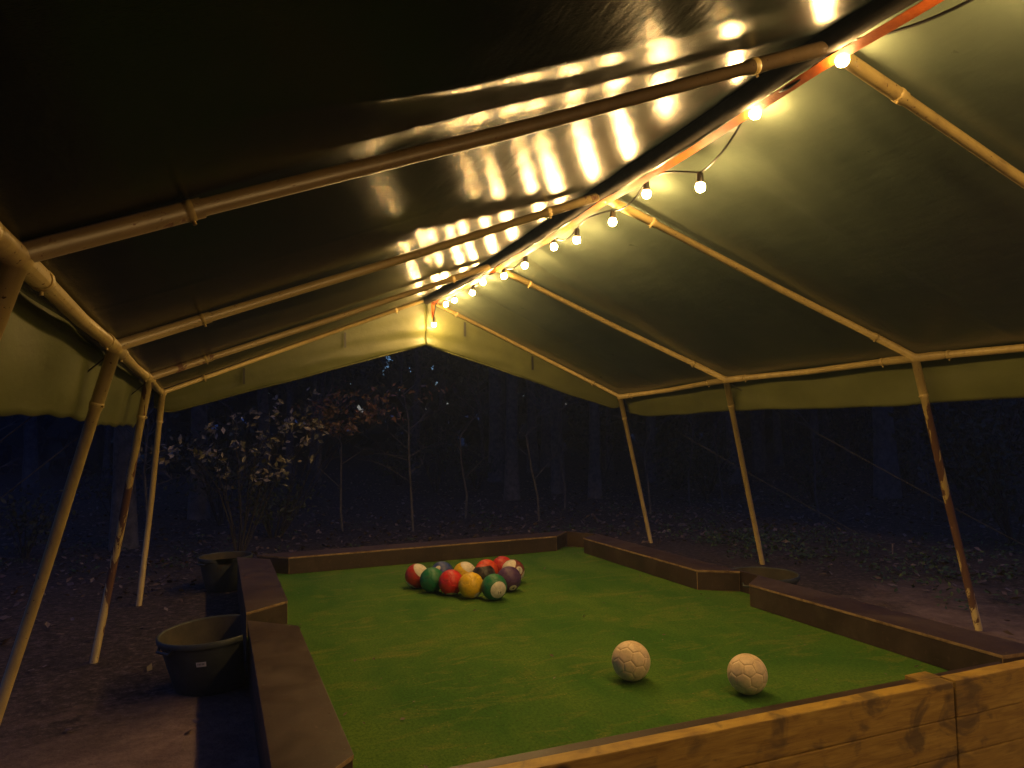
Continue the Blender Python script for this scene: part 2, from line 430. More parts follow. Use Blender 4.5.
# dark sleeve that wraps the ridge pole
bm = bmesh.new()
pts = []
for i in range(121):
    y = FY[0] + (FY[5] - FY[0]) * i / 120; rg, _, t = at_y(RG, y); p = rg.copy(); p.y = y
    p.z += -.012 * math.sin(math.pi * t) + .004 * noise.noise((y * 6, 0, 0)); pts.append(p)
tube(bm, pts, [.044 + .010 * abs(noise.noise((p.y * 2.1, 4, 0))) for p in pts], 14)
cpart('ridge_sleeve', bm, 'sleeve')
def side_valance(side):
    bm = bmesh.new(); E = (EL, ER)[side]; sg = -1 if side == 0 else 1; NV, NU = 260, 14; rows = []
    y1 = FY[5] - (.55 if side == 0 else .0)
    for j in range(NV + 1):
        y = FY[0] + (FY[5] + .05 - FY[0]) * j / NV
        yc = min(FY[5], y); rg, i, t = at_y(RG, yc); ev, _, _ = at_y(E, yc)
        top = lerp(rg, ev, 1.035); top.y = y; top.z += .037
        hem = (1.545 if side == 0 else 1.60) + .010 * math.sin(y * 2.1 + side) + .016 * noise.noise((y * 2.2, side, 0)) + (.005 * math.sin(y * 13) if side == 0 else 0)
        endt = sstep(FY[5] - (1.1 if side == 0 else .5), FY[5] + .05, y)
        hem = hem + endt * (.16 if side == 0 else .04)
        row = []
        for k in range(NU + 1):
            s = k / NU
            p = Vector((top.x + sg * (-.012 + .09 * s) + sg * .02 * noise.noise((y * 1.7, s * 1.4, 5 + side)), y, (top.z + .004) * (1 - s) + hem * s))
            row.append(bm.verts.new(p))
        rows.append(row)
    for j in range(NV):
        for k in range(NU):
            q = (rows[j][k], rows[j + 1][k], rows[j + 1][k + 1], rows[j][k + 1])
            bm.faces.new(q if side == 0 else tuple(reversed(q)))
    o = cpart('side_valance', bm, 'canvas_olive'); sm = o.modifiers.new('thickness', 'SOLIDIFY'); sm.thickness = .004; sm.offset = 0
    return o
side_valance(0); side_valance(1)
def gable_valance(yg, sgn):
    halves = []
    for side in (0, 1):
        bm = bmesh.new(); NU, NV = 110, 16; rows = []
        E = (EL, ER)[side][5 if sgn > 0 else 0]; Rg = RG[5 if sgn > 0 else 0]
        for j in range(NU + 1):
            s = j / NU; top = lerp(Rg, E, s * 1.03); top.z += .03
            hemz = 2.47 + (1.665 - 2.47) * s + .010 * noise.noise((s * 5, side, 2))
            if s > .93: hemz += 0.10 * ((s - .93) / .07) ** 2
            row = []
            for k in range(NV + 1):
                u = k / NV; z = top.z * (1 - u) + hemz * u
                wrk = .018 * noise.noise((s * 3, u * 2.2, side * 3)) + .016 * math.exp(-s * 4) * math.sin((u + s * .8) * 17) + .006 * noise.noise((s * 12, u * 6, 1))
                row.append(bm.verts.new((top.x, yg + sgn * (.03 + .05 * u) + wrk * u, z)))
            rows.append(row)
        for j in range(NU):
            for k in range(NV):
                q = (rows[j][k], rows[j + 1][k], rows[j + 1][k + 1], rows[j][k + 1]); bm.faces.new(q)
        o = cpart('gable_valance', bm, 'canvas_olive'); sm = o.modifiers.new('thickness', 'SOLIDIFY'); sm.thickness = .004
        # rolled hem, tie straps
        bm = bmesh.new(); tube(bm, [Vector((lerp(Rg, E, s * 1.03).x, yg + sgn * .08, 2.47 + (1.665 - 2.47) * s + .010 * noise.noise((s * 5, side, 2)))) + Vector((0, 0, 0 if s <= .93 else 0.10 * ((s - .93) / .07) ** 2)) for s in [q / 60 for q in range(61)]], .008, 8)
        h = link('hem', bm, M['canvas_olive'], o, True)
        for s in ((.34, .72) if side == 0 else (.18, .52)):
            c = lerp(Rg, E, s); zt = c.z - .04
            bm = bmesh.new(); box(bm, (c.x - .012, yg - .012 * sgn - .004, zt - .17), (c.x + .012, yg - .012 * sgn + .004, zt), .001)
            cpart('tie_strap', bm, 'cable', False)
gable_valance(FY[5], 1)

# orange lashing strap along the ridge
bm = bmesh.new(); L, W = [], .021
pth = []
for i in range(241):
    y = -1.6 + (8.06 + 1.6) * i / 240; rg, _, t = at_y(RG, y)
    x = rg.x + .026 + .006 * noise.noise((y * 1.4, 1, 0)); z = rg.z - .058 - .016 * math.sin(math.pi * t) - .008 * abs(math.sin(y * 2.3))
    pth.append((Vector((x, y, z)), -.50 + .25 * noise.noise((y * .8, 9, 0))))
pth.append((Vector((2.285, 8.09, 2.875)), .0)); pth.append((Vector((2.287, 8.10, 2.82)), .3)); pth.append((Vector((2.285, 8.10, 2.74)), .2))
prev = None
for p, a in pth:
    if p.y < 8.08: u = Vector((math.cos(a), 0, math.sin(a)))
    else: u = Vector((math.cos(a * .3), .5, 0)).normalized()
    n1 = Vector((-u.z, 0, u.x)) * .0012
    ring = [bm.verts.new(p + u * W + n1), bm.verts.new(p - u * W + n1), bm.verts.new(p - u * W - n1), bm.verts.new(p + u * W - n1)]
    if prev:
        for k in range(4): bm.faces.new((prev[k], prev[(k + 1) % 4], ring[(k + 1) % 4], ring[k]))
    prev = ring
tag(smooth_angle(link('lashing_strap', bm, M['orange'])), 'orange webbing strap running under the ridge with one loose end hanging', 'strap')

# guy ropes
def rope(a, b, label):
    o = None; bm = bmesh.new(); a, b = Vector(a), Vector(b)
    tube(bm, [lerp(a, b, k / 12) - Vector((0, 0, .03 * math.sin(math.pi * k / 12))) for k in range(13)], .004, 6)
    o = link('guy_rope', bm, M['rope']); tag(o, label, 'guy rope', 'guy ropes outside the tent')
    return o
def peg(b):
    bm = bmesh.new(); b = Vector(b); tube(bm, [b + Vector((.03, 0, .10)), b + Vector((0, 0, .10)), b - Vector((0, 0, .1))], .008, 8); return bm
def gz(x, y): return ground_z(x, y) + .02
for a, bxy, lab in (((4.80, 6.12, 1.90), (7.45, 4.25), 'guy rope crossing behind the rusted right tent leg'),
                    ((4.78, 8.22, 1.84), (7.5, 6.6), 'guy rope running right from the far right tent corner'),
                    ((-.47, 4.02, 1.88), (-2.9, 4.7), 'guy rope running left from the nearest left tent leg'),
                    ((-.48, 6.12, 1.88), (-3.0, 7.1), 'guy rope running left from the peeled left tent leg')):
    b = (bxy[0], bxy[1], gz(*bxy)); r = rope(a, b, lab); link('peg', peg(b), M['metal'], r)

# ------------------------------------------------------------------ string lights
lights = tag(empty('string_lights', (2.3, 4, 2.9)), 'festoon string of warm glowing bulbs looped under the tent ridge', 'string lights')
def lpart(name, bm, m, parent=None, loc=None):
    o = link(name, bm, M[m], None, True); o.parent = parent or lights
    if parent is None: o.matrix_parent_inverse = Matrix.Translation(-lights.location)
    if loc is not None: o.location = loc
    return o
BX = 2.345
BL = [(1.40, 2.76), (2.115, 2.89), (2.62, 2.885), (3.144, 2.716), (3.659, 2.840), (4.065, 2.782), (4.573, 2.793), (4.952, 2.835), (5.515, 2.815),
      (5.993, 2.825), (6.542, 2.875), (6.857, 2.832), (7.455, 2.86), (7.782, 2.87), (8.11, 2.688)]
BL = [Vector((2.27 if y < 2.7 else 2.30 if y > 8 else BX, y, z)) for y, z in BL]
# behind the viewer the string runs down the right slope of the roof
BL = [Vector((4.45, -1.0, 1.98)), Vector((4.2, -.6, 2.06)), Vector((3.85, -.2, 2.20)), Vector((3.45, .2, 2.36)), Vector((2.85, .8, 2.60))] + BL
BH = .030
def bulb_meshes():
    b1 = bmesh.new(); prof = [(.0, -.034), (.010, -.0325), (.018, -.028), (.0235, -.020), (.0255, -.010), (.0245, 0), (.020, .010), (.0145, .018), (.0125, .024)]
    def lathe(b, prof, seg=16):
        rings = [[b.verts.new((r * math.cos(2 * math.pi * k / seg), r * math.sin(2 * math.pi * k / seg), z)) for k in range(seg)] if r > 0 else [b.verts.new((0, 0, z))] for r, z in prof]
        for a, c in zip(rings[:-1], rings[1:]):
            for k in range(seg):
                k2 = (k + 1) % seg
                vs = ([a[0]] if len(a) == 1 else [a[k], a[k2]]) + ([c[0]] if len(c) == 1 else [c[k2], c[k]])
                b.faces.new(vs)
    lathe(b1, prof)
    b2 = bmesh.new(); lathe(b2, [(.0, .075), (.010, .075), (.016, .070), (.018, .055), (.019, .035), (.0215, .022), (.0205, .0125), (.0, .0125)], 14)
    bmesh.ops.recalc_face_normals(b1, faces=b1.faces); bmesh.ops.recalc_face_normals(b2, faces=b2.faces)
    return b1, b2
b1, b2 = bulb_meshes()
p0 = BL[0]
bulb0 = lpart('bulb', b1, 'bulb', None, p0); sock0 = lpart('socket', b2, 'socket', bulb0)
tilts = [random.uniform(-.25, .25) for _ in BL]
for k, bp_ in enumerate(BL):
    if k == 0: o, s = bulb0, sock0
    else:
        o = bulb0.copy(); COL.objects.link(o); s = sock0.copy(); COL.objects.link(s); s.parent = o
    o.location = bp_; o.rotation_euler = (tilts[k], random.uniform(-.2, .2), 0)
pts = []
for k in range(len(BL) - 1):
    a, b = BL[k] + Vector((0, 0, .07)), BL[k + 1] + Vector((0, 0, .07)); za, zb = a.z, b.z
    rg, _, _ = at_y(RG, (a.y + b.y) / 2)
    up = (k % 2 == 0) and k > 5
    mid_z = (rg.z - .075) if up else (za + zb) / 2 - .05
    mid = Vector(((a.x + b.x) / 2 - (.035 if up else 0), (a.y + b.y) / 2, mid_z))
    for q in range(12):
        t = q / 12
        if up: # hitched to the ridge strap
            p = a.lerp(b, t); hump = 1 - abs(2 * t - 1) ** 1.4; base = p.z; p.z = base + (mid.z - (za + zb) / 2) * hump; p.x -= .035 * hump
        else:
            p = a.lerp(b, t); hump = 4 * t * (1 - t); p.z += (mid.z - (za + zb) / 2) * hump
        pts.append(p)
pts.append(BL[-1] + Vector((0, 0, .07)))
bm = bmesh.new(); tube(bm, pts, .006, 6); lpart('cable', bm, 'cable')

# ------------------------------------------------------------------ football pool table
RH = .178; TOP = .018
table = tag(empty('football_pool_table', (2.25, 5.4, -.25)), 'large outdoor pool table with green turf and dark brown plywood rails', 'pool table')
def tp(name, bm, m, parent=None, smooth=False):
    o = link(name, bm, [M[q] for q in m] if isinstance(m, (list, tuple)) else M[m], None, smooth); o.parent = parent or table
    if parent is None: o.matrix_parent_inverse = Matrix.Translation(-table.location)
    return o
bm = bmesh.new(); NX, NY = 70, 110; x0, x1, y0, y1 = .208, 4.292, 2.735, 8.46
g = [[bm.verts.new((x0 + (x1 - x0) * i / NX, y0 + (y1 - y0) * j / NY, .003 * noise.noise((i * .21, j * .21, 0)) - .001)) for i in range(NX + 1)] for j in range(NY + 1)]
for j in range(NY):
    for i in range(NX):
        cx, cy = x0 + (x1 - x0) * (i + .5) / NX, y0 + (y1 - y0) * (j + .5) / NY
        if (cx - .2) + (8.45 - cy) < .32 or (4.3 - cx) + (8.45 - cy) < .34: continue
        bm.faces.new((g[j][i], g[j][i + 1], g[j + 1][i + 1], g[j + 1][i]))
tp('turf', bm, 'turf', smooth=True)
rails = {
    'LF': [(.20, 8.40), (.20, 5.765), (.513, 6.03), (.513, 8.09)],
    'LN': [(.20, 5.525), (.20, 2.735), (.513, 3.06), (.513, 5.215)],
    'B': [(.40, 8.46), (.70, 8.12), (3.79, 8.12), (4.09, 8.46)],
    'RF': [(4.0, 7.83), (3.985, 5.60), (4.285, 5.38), (4.30, 8.02)],
    'RN': [(4.0, 4.92), (3.985, 2.83), (4.30, 2.80), (4.30, 5.16)],
    'F': [(.52, 2.735), (3.9, 2.735), (3.9, 2.80), (.80, 2.82)],
}
def inset(pts, d):
    n = len(pts); c = Vector((sum(p[0] for p in pts) / n, sum(p[1] for p in pts) / n)); out = []
    for i in range(n):
        p, a, b = Vector(pts[i]), Vector(pts[i - 1]), Vector(pts[(i + 1) % n])
        e1 = (p - a).normalized(); e2 = (b - p).normalized()
        n1 = Vector((-e1.y, e1.x)); n2 = Vector((-e2.y, e2.x))
        if n1.dot(c - p) < 0: n1 = -n1
        if n2.dot(c - p) < 0: n2 = -n2
        k = n1 + n2; k = k / max(.3, k.dot(n1)) ; out.append(tuple(p + k * d))
    return out
SCREW = []
for key, pts in rails.items():
    area = sum(pts[i][0] * pts[(i + 1) % len(pts)][1] - pts[(i + 1) % len(pts)][0] * pts[i][1] for i in range(len(pts)))
    if area < 0: pts = list(reversed(pts))
    h = RH if key != 'F' else RH - .012
    bm = bmesh.new(); prism(bm, inset(pts, .003) if key != 'F' else pts, .001, h - TOP - .0005, .003)
    for f in bm.faces:
        f.normal_update()
        if abs(f.normal.z) < .5 and f.calc_area() < .0022: f.material_index = 1
    body = tp('cushion_rail', bm, ('ply', 'edge'))
    # top board of coated plywood with a pale worn edge
    bm = bmesh.new(); prism(bm, pts, h - TOP, h, .0022, 0)
    for f in bm.faces:
        f.normal_update()
        if abs(f.normal.z) < .5 and f.calc_area() > .0001: f.material_index = 1
        elif abs(f.normal.z) < .95: f.material_index = 1
    tbd = tp('top_board', bm, ('ply', 'edge'), body)
    if key != 'F': SCREW.append((pts, body))
# screw heads along the top boards
def screws(pts, parent):
    b = bmesh.new(); c = sum((Vector(p) for p in pts), Vector((0, 0))) / len(pts)
    q = inset(pts, .028); k0 = 0
    for i in range(len(q)):
        a, d = Vector(q[i]), Vector(q[(i + 1) % len(q)]); n = max(1, int((d - a).length / .42))
        for j in range(n):
            p = a.lerp(d, (j + .12) / n)
            tube(b, [(p.x, p.y, RH - .001), (p.x, p.y, RH + .0012)], .0045, 8)
    tp('screw_heads', b, 'metal', parent)
for _p, _b in SCREW: screws(_p, _b)
# outer base boards down to the soil, gaps at the pockets
def base(a, b, th, z0, z1=0.0, m='ply'):
    bm = bmesh.new(); a, b = Vector(a), Vector(b); d = (b - a).normalized(); nn = Vector((-d.y, d.x)) * th
    pts = [tuple(a), tuple(b), tuple(b + nn), tuple(a + nn)]
    area = sum(pts[i][0] * pts[(i + 1) % 4][1] - pts[(i + 1) % 4][0] * pts[i][1] for i in range(4))
    if area < 0: pts = list(reversed(pts))
    prism(bm, pts, z0, z1, .002); return tp('base_board', bm, m)
for a, b in (((.203, 2.76), (.203, 5.515)), ((.203, 5.775), (.203, 8.36)), ((.44, 8.455), (4.05, 8.455)), ((4.297, 7.95), (4.297, 5.42)), ((4.297, 5.12), (4.297, 2.76))):
    base(a, b, -.02 if a[0] > 4 or a[1] > 8 else -.02, -.36, -.001)
for pts in ([(4.300, 5.14), (4.320, 5.14), (4.320, 5.41), (4.300, 5.41)], [(4.085, 8.45), (4.285, 8.03), (4.303, 8.04), (4.103, 8.46)]):
    area = sum(pts[i][0] * pts[(i + 1) % 4][1] - pts[(i + 1) % 4][0] * pts[i][1] for i in range(4))
    if area < 0: pts = pts[::-1]
    bm = bmesh.new(); prism(bm, pts, -.12, RH - .004, .0015); tp('pocket_board', bm, 'ply')
bm = bmesh.new(); box(bm, (.26, 2.80, -.06), (4.24, 8.40, -.006)); tp('deck', bm, 'ply')
for i in range(4):
    for x in (.6, 3.9):
        bm = bmesh.new(); y = 3.0 + i * 1.7; box(bm, (x - .05, y - .05, -.38), (x + .05, y + .05, -.061), .003); tp('support_post', bm, 'wood')
# front wall of softwood planks
rows_z = [(.012, RH + .006), (-.165, .009), (-.36, -.168)]
JX = 3.366
for k, (z0, z1) in enumerate(rows_z):
    for xa, xb in ((.20, JX - .004), (JX + .006, 4.30)):
        bm = bmesh.new(); seg = 24; dz = random.uniform(-.002, .002); y = 2.643 + random.uniform(-.002, .002)
        if k == 0 and xa > 3: dz = .004; y -= .004
        box(bm, (xa, y, z0), (xb, 2.722, z1 + dz * (k == 0)), .006)
        bmesh.ops.subdivide_edges(bm, edges=[e for e in bm.edges if abs(e.verts[0].co.x - e.verts[1].co.x) > .5], cuts=seg, use_grid_fill=True)
        for v in bm.verts:
            v.co.y += .0025 * noise.noise((v.co.x * 3, k * 5, v.co.z * 2)); v.co.z += .0022 * noise.noise((v.co.x * 5, k * 3 + 1, 0))
        o = tp('front_plank', bm, 'wood')
bm = bmesh.new(); box(bm, (3.235, 2.7225, -.36), (3.38, 2.815, RH + .005), .005); tp('corner_post', bm, 'wood')
bm = bmesh.new(); box(bm, (.28, 2.7225, -.36), (.40, 2.81, -.01), .005); tp('corner_post', bm, 'wood')

# ------------------------------------------------------------------ pocket tubs
def tub(name, c, r, flat, h, label, sticker=False, tilt=0):
    """rubber tub, its side pressed flat against the table; flat=(axis, sign, limit in world)"""
    zt = RH - .012; zb = zt - h; t = empty(name, (c[0], c[1], zb))
    def ring(rad, z, n=48):
        out = []
        for k in range(n):
            a = 2 * math.pi * k / n; x, y = rad * math.cos(a), rad * math.sin(a)
            for (ax, sg, lim) in flat:
                l = lim - c[ax] - sg * (r - rad) * .0
                if ax == 0: x = min(x, l) if sg > 0 else max(x, l)
                else: y = min(y, l) if sg > 0 else max(y, l)
            out.append(Vector((x, y, z - zb)))
        return out
    def skin(b, profs, mi):
        rs = [[b.verts.new(p) for p in ring(*q)] for q in profs]
        for a, d in zip(rs[:-1], rs[1:]):
            for k in range(48):
                f = b.faces.new((a[k], a[(k + 1) % 48], d[(k + 1) % 48], d[k])); f.material_index = mi; f.smooth = True
        return rs
    bm = bmesh.new()
    rs = skin(bm, [(r * .70, zb), (r * .72, zb + .01), (r * .86, zb + h * .55), (r * .93, zt - .06), (r * .935, zt - .045)], 0)
    bm.faces.new(list(reversed(rs[0])))
    o = link('tub_wall', bm, M['tub'], t)
    bm = bmesh.new(); skin(bm, [(r * .935, zt - .045), (r * .985, zt - .040), (r, zt - .030), (r, zt - .004), (r * .985, zt), (r * .955, zt), (r * .94, zt - .008)], 0)
    link('rim', bm, M['tub'], t)
    bm = bmesh.new(); rs = skin(bm, [(r * .94, zt - .008), (r * .91, zt - .07), (r * .84, zb + h * .5), (r * .68, zb + .02)], 0); bm.faces.new(rs[-1])
    link('inner_wall', bm, M['tub_in'], t)
    bm = bmesh.new(); a0 = math.atan2(-c[1], -c[0]) # grip lug towards the viewer
    for sg in (-1,):
        aa = R(215); p = Vector((math.cos(aa), math.sin(aa), 0)) * r * .97; tg = Vector((-math.sin(aa), math.cos(aa), 0))
        z = h - .035; tube(bm, [p - tg * .07 + Vector((0, 0, z - .0)), p - tg * .06 + p.normalized() * .02 + Vector((0, 0, z - .02)), p + tg * .06 + p.normalized() * .02 + Vector((0, 0, z - .02)), p + tg * .07 + Vector((0, 0, z))], .010, 8)
    link('grip', bm, M['tub'], t)
    if sticker:
        # paper sticker curved on the wall, facing the path
        bm = bmesh.new(); a1 = R(258); hh = h * .62
        def wp(a, z, off=.003):
            rr = r * (.72 + (.93 - .72) * (z / (h - .06))) + off; return Vector((rr * math.cos(a), rr * math.sin(a), z))
        n = 8; da = .030 / (r * .88)
        g1 = [bm.verts.new(wp(a1 - da + 2 * da * k / n, hh - .016)) for k in range(n + 1)]; g2 = [bm.verts.new(wp(a1 - da + 2 * da * k / n, hh + .016)) for k in range(n + 1)]
        for k in range(n): bm.faces.new((g1[k], g1[k + 1], g2[k + 1], g2[k]))
        st = link('sticker', bm, M['white'], t)
        bm = bmesh.new(); random.seed(3)
        for k in range(9):
            a = a1 - da * .75 + 2 * da * .75 * k / 9; wv = da * random.choice((.05, .09))
            bm.faces.new([bm.verts.new(wp(*q, .0042)) for q in ((a, hh - .005), (a + wv, hh - .005), (a + wv, hh + .008), (a, hh + .008))])
        link('print', bm, M['ink'], st)
    return t
G = 'rubber tubs under the pockets'
_t = tub('pocket_tub', (-.015, 5.455, 0), .335, [(0, 1, .178)], .36, None, True); _t.rotation_euler = (R(1.5), R(-3), 0)
tag(_t, 'black rubber tub with white sticker at the left middle pocket', 'tub', G)
tag(tub('pocket_tub', (.09, 8.66, 0), .28, [(1, -1, 8.42)], .355, None), 'black rubber tub at the far left corner pocket', 'tub', G)
tag(tub('pocket_tub', (4.42, 5.27, 0), .32, [(0, -1, 4.325)], .26, None), 'black rubber tub at the right middle pocket beside a tent leg', 'tub', G)

# ------------------------------------------------------------------ balls
def panels():
    ph = (1 + 5 ** .5) / 2
    vs = [Vector(v).normalized() for v in ((-1, ph, 0), (1, ph, 0), (-1, -ph, 0), (1, -ph, 0), (0, -1, ph), (0, 1, ph), (0, -1, -ph), (0, 1, -ph), (ph, 0, -1), (ph, 0, 1), (-ph, 0, -1), (-ph, 0, 1))]
    el = min((a - b).length for i, a in enumerate(vs) for b in vs[:i]) * 1.01
    adj = {i: [j for j in range(12) if j != i and (vs[i] - vs[j]).length < el] for i in range(12)}
    out = []
    for i in range(12):
        out.append([vs[i].lerp(vs[j], 1 / 3) for j in adj[i]])
    for i in range(12):
        for j in adj[i]:
            for k in adj[j]:
                if i < j < k and k in adj[i]:
                    out.append([vs[a].lerp(vs[b], 1 / 3) for a in (i, j, k) for b in (i, j, k) if a != b])
    res = []
    for P in out:
        c = sum(P, Vector()) / len(P); n = c.normalized(); a = (P[0] - c).normalized(); b = n.cross(a)
        res.append(sorted(P, key=lambda p: math.atan2((p - c).dot(b), (p - c).dot(a))))
    return res
PAN = panels()
def ball_mesh(r, seam_depth):
    bm = bmesh.new(); T = [1, .965, .90, .62, .32]; D = [seam_depth, seam_depth * .45, 0, 0, 0]; E_ = 5
    for P in PAN:
        c = sum(P, Vector()) / len(P); rings = []
        outer = [P[i].lerp(P[(i + 1) % len(P)], k / E_) for i in range(len(P)) for k in range(E_)]
        for t, d in zip(T, D): rings.append([bm.verts.new(c.lerp(p, t).normalized() * (r - d)) for p in outer])
        cv = bm.verts.new(c.normalized() * r)
        n = len(outer)
        for q, (a, b) in enumerate(zip(rings[:-1], rings[1:])):
            for k in range(n):
                f = bm.faces.new((a[k], a[(k + 1) % n], b[(k + 1) % n], b[k])); f.material_index = 1 if q == 0 else 0
        for k in range(n): bm.faces.new((rings[-1][k], rings[-1][(k + 1) % n], cv))
    bmesh.ops.remove_doubles(bm, verts=bm.verts, dist=r * .0015)
    bmesh.ops.recalc_face_normals(bm, faces=bm.faces)
    return bm
def m_ball(name, col, caps, white=(.74, .68, .55), dirt=.35):
    """caps: list of (axis, cos threshold, colour) painted discs"""
    m = mat(name, col, .42); n = N(m); v = n.coord()
    nz = n.new('ShaderNodeVectorMath', operation='NORMALIZE'); n.l(v, nz.inputs[0])
    c = n.mix(0.0, col, col)
    for ax, th, cc in caps:
        d = n.new('ShaderNodeVectorMath', operation='DOT_PRODUCT'); n.l(nz.outputs[0], d.inputs[0]); d.inputs[1].default_value = Vector(ax).normalized()
        c = n.mix(n.math('GREATER_THAN', d.outputs['Value'], th), c, cc)
    dn = n.noise(v, 18, 6, .7); c = n.mix(n.math('MULTIPLY', n.step(dn, .45, .75), dirt), c, (.20, .15, .09))
    n.l(c, n.b.inputs['Base Color']); n.l(n.mix(n.step(dn, .3, .7), (.35, .35, .35), (.6, .6, .6)), n.b.inputs['Roughness'])
    n.bump(n.noise(v, 120, 3), .08, .001)
    return m
RT = Vector((.93, -.37, 0)); TC = Vector((-.36, -.93, .12)).normalized(); UP = Vector((0, 0, 1))
def ax(r_, u_, c_): return (RT * r_ + UP * u_ + TC * c_).normalized()
WH = (.74, .68, .55); BR = .111
def text_on(ball, s, axis, size, r, mname='ink'):
    cu = bpy.data.curves.new('number', 'FONT'); cu.body = s; cu.size = 1; cu.align_x = 'CENTER'; cu.align_y = 'CENTER'
    tmp = bpy.data.objects.new('tmp', cu); COL.objects.link(tmp)
    dg = bpy.context.evaluated_depsgraph_get(); me = bpy.data.meshes.new_from_object(tmp.evaluated_get(dg)); bpy.data.objects.remove(tmp)
    b = bmesh.new(); b.from_mesh(me); bmesh.ops.triangulate(b, faces=b.faces)
    up = (UP - axis * UP.dot(axis)).normalized(); rt = up.cross(axis).normalized()
    for v in b.verts:
        p = axis * r + rt * v.co.x * size + up * v.co.y * size; v.co = p.normalized() * (r + .0012)
    o = link('number', b, M[mname], ball); return o
base_bm = ball_mesh(BR, .0016); base_me = bpy.data.meshes.new('football'); base_bm.to_mesh(base_me); base_bm.free()
for p in base_me.polygons: p.use_smooth = True
BALLS = [
    ('red and cream striped football at the left end of the rack', (1.745, 6.848), (.50, .035, .02), [(ax(.62, .62, .35), .62, WH), (ax(-.55, -.8, .1), .80, WH)], []),
    ('plain green football second from the left in the rack', (1.822, 6.601), (.012, .18, .07), [(ax(.93, -.05, .3), .90, WH)], []),
    ('plain bright red football in the front row of the rack', (1.945, 6.415), (.66, .022, .02), [(ax(.05, -.97, .35), .90, WH)], []),
    ('plain yellow football with a number one low on it', (2.065, 6.214), (.80, .50, .015), [(ax(.52, -.72, .5), .955, WH)], [('1', ax(.52, -.72, .5), .045)]),
    ('green football with a big cream disc, nearest in the rack', (2.223, 6.057), (.012, .18, .07), [(ax(.42, -.22, .88), .76, WH), (ax(-.88, .0, .2), .88, (.02, .13, .06)), (ax(-.3, .1, -.9), .76, WH)], [('14', ax(.40, -.38, .85), .036)]),
    ('blue football half hidden behind the plain green one', (1.991, 6.856), (.03, .06, .24), [(ax(-.3, .5, .8), .97, WH)], []),
    ('yellow and cream striped football behind the plain red one', (2.176, 6.733), (.80, .50, .015), [(ax(.45, .75, .3), .70, WH)], []),
    ('black football half hidden behind the plain yellow one', (2.304, 6.551), (.018, .016, .02), [(ax(-.1, .94, -.1), .80, (.60, .07, .015))], []),
    ('orange red football in the middle of the rack', (2.406, 6.760), (.66, .06, .015), [(ax(-.3, -.7, .5), .8, (.72, .22, .02))], []),
    ('dark red football at the far side of the rack', (2.606, 6.857), (.50, .018, .015), [(ax(.2, -.8, .5), .85, (.66, .03, .02))], []),
    ('purple football with a number four low on it', (2.464, 6.319), (.085, .035, .13), [(ax(.30, -.66, .66), .95, WH)], [('4', ax(.30, -.66, .66), .048)]),
    ('maroon and cream striped football at the right end of the rack', (2.628, 6.631), (.20, .035, .03), [(ax(-.55, .62, .5), .66, WH), (ax(.80, -.6, .0), .72, WH), (ax(.55, .12, .8), .94, WH)], [('7', ax(.55, .12, .8), .045)]),
]
for i, (lab, (x, y), col, caps, nums) in enumerate(BALLS):
    me = base_me.copy(); mt = m_ball('ball_paint', col, caps, dirt=.4); ms = m_vary('ball_seam', tuple(c * .5 for c in col), tuple(c * .7 for c in col), 20)
    me.materials.append(mt); me.materials.append(mt)
    o = bpy.data.objects.new('football', me); COL.objects.link(o); o.location = (x, y, BR + .001)
    tag(o, lab, 'ball', 'coloured footballs racked as pool balls')
    for s, a, sz in nums: text_on(o, s, a, sz, BR)
cm = m_ball('cue_ball_leather', (.82, .62, .38), [], dirt=.45); cs = m_vary('cue_ball_seam', (.58, .42, .24), (.68, .50, .29), 20)
for lab, loc, rot in (('dirty white football standing alone in the middle of the turf', (2.232, 3.804, .111), (.3, .5, 1.1)), ('dirty white football nearest to the front plank wall', (2.690, 3.350, .106), (1.0, .2, .5))):
    b = ball_mesh(.111 if 'alone' in lab else .106, .0026); o = link('football', b, [cm, cs], None, True, loc); o.rotation_euler = rot
    tag(o, lab, 'ball', 'white cue footballs')

bm = bmesh.new(); random.seed(91); nleaf = 0
while nleaf < 90:
    x, y = random.uniform(.6, 3.95), random.uniform(2.9, 8.0)
    if any(math.hypot(x - b[1][0], y - b[1][1]) < .16 for b in BALLS) or math.hypot(x - 2.23, y - 3.8) < .16 or math.hypot(x - 2.69, y - 3.35) < .16: continue
    if random.random() < .55: x = .56 + random.random() ** 2 * .5 if random.random() < .5 else 3.94 - random.random() ** 2 * .5
    nleaf += 1
    leaf_quad(bm, Vector((x, y, random.uniform(.006, .012))), random.uniform(.012, .045), Vector((random.gauss(0, .2), random.gauss(0, .2), 1)), random.uniform(0, 6.28), .4, aspect=.5)
tag(link('leaf_debris', bm, M['litter']), 'crumbs of dry leaf lying on the green turf', 'leaf debris', kind='stuff')

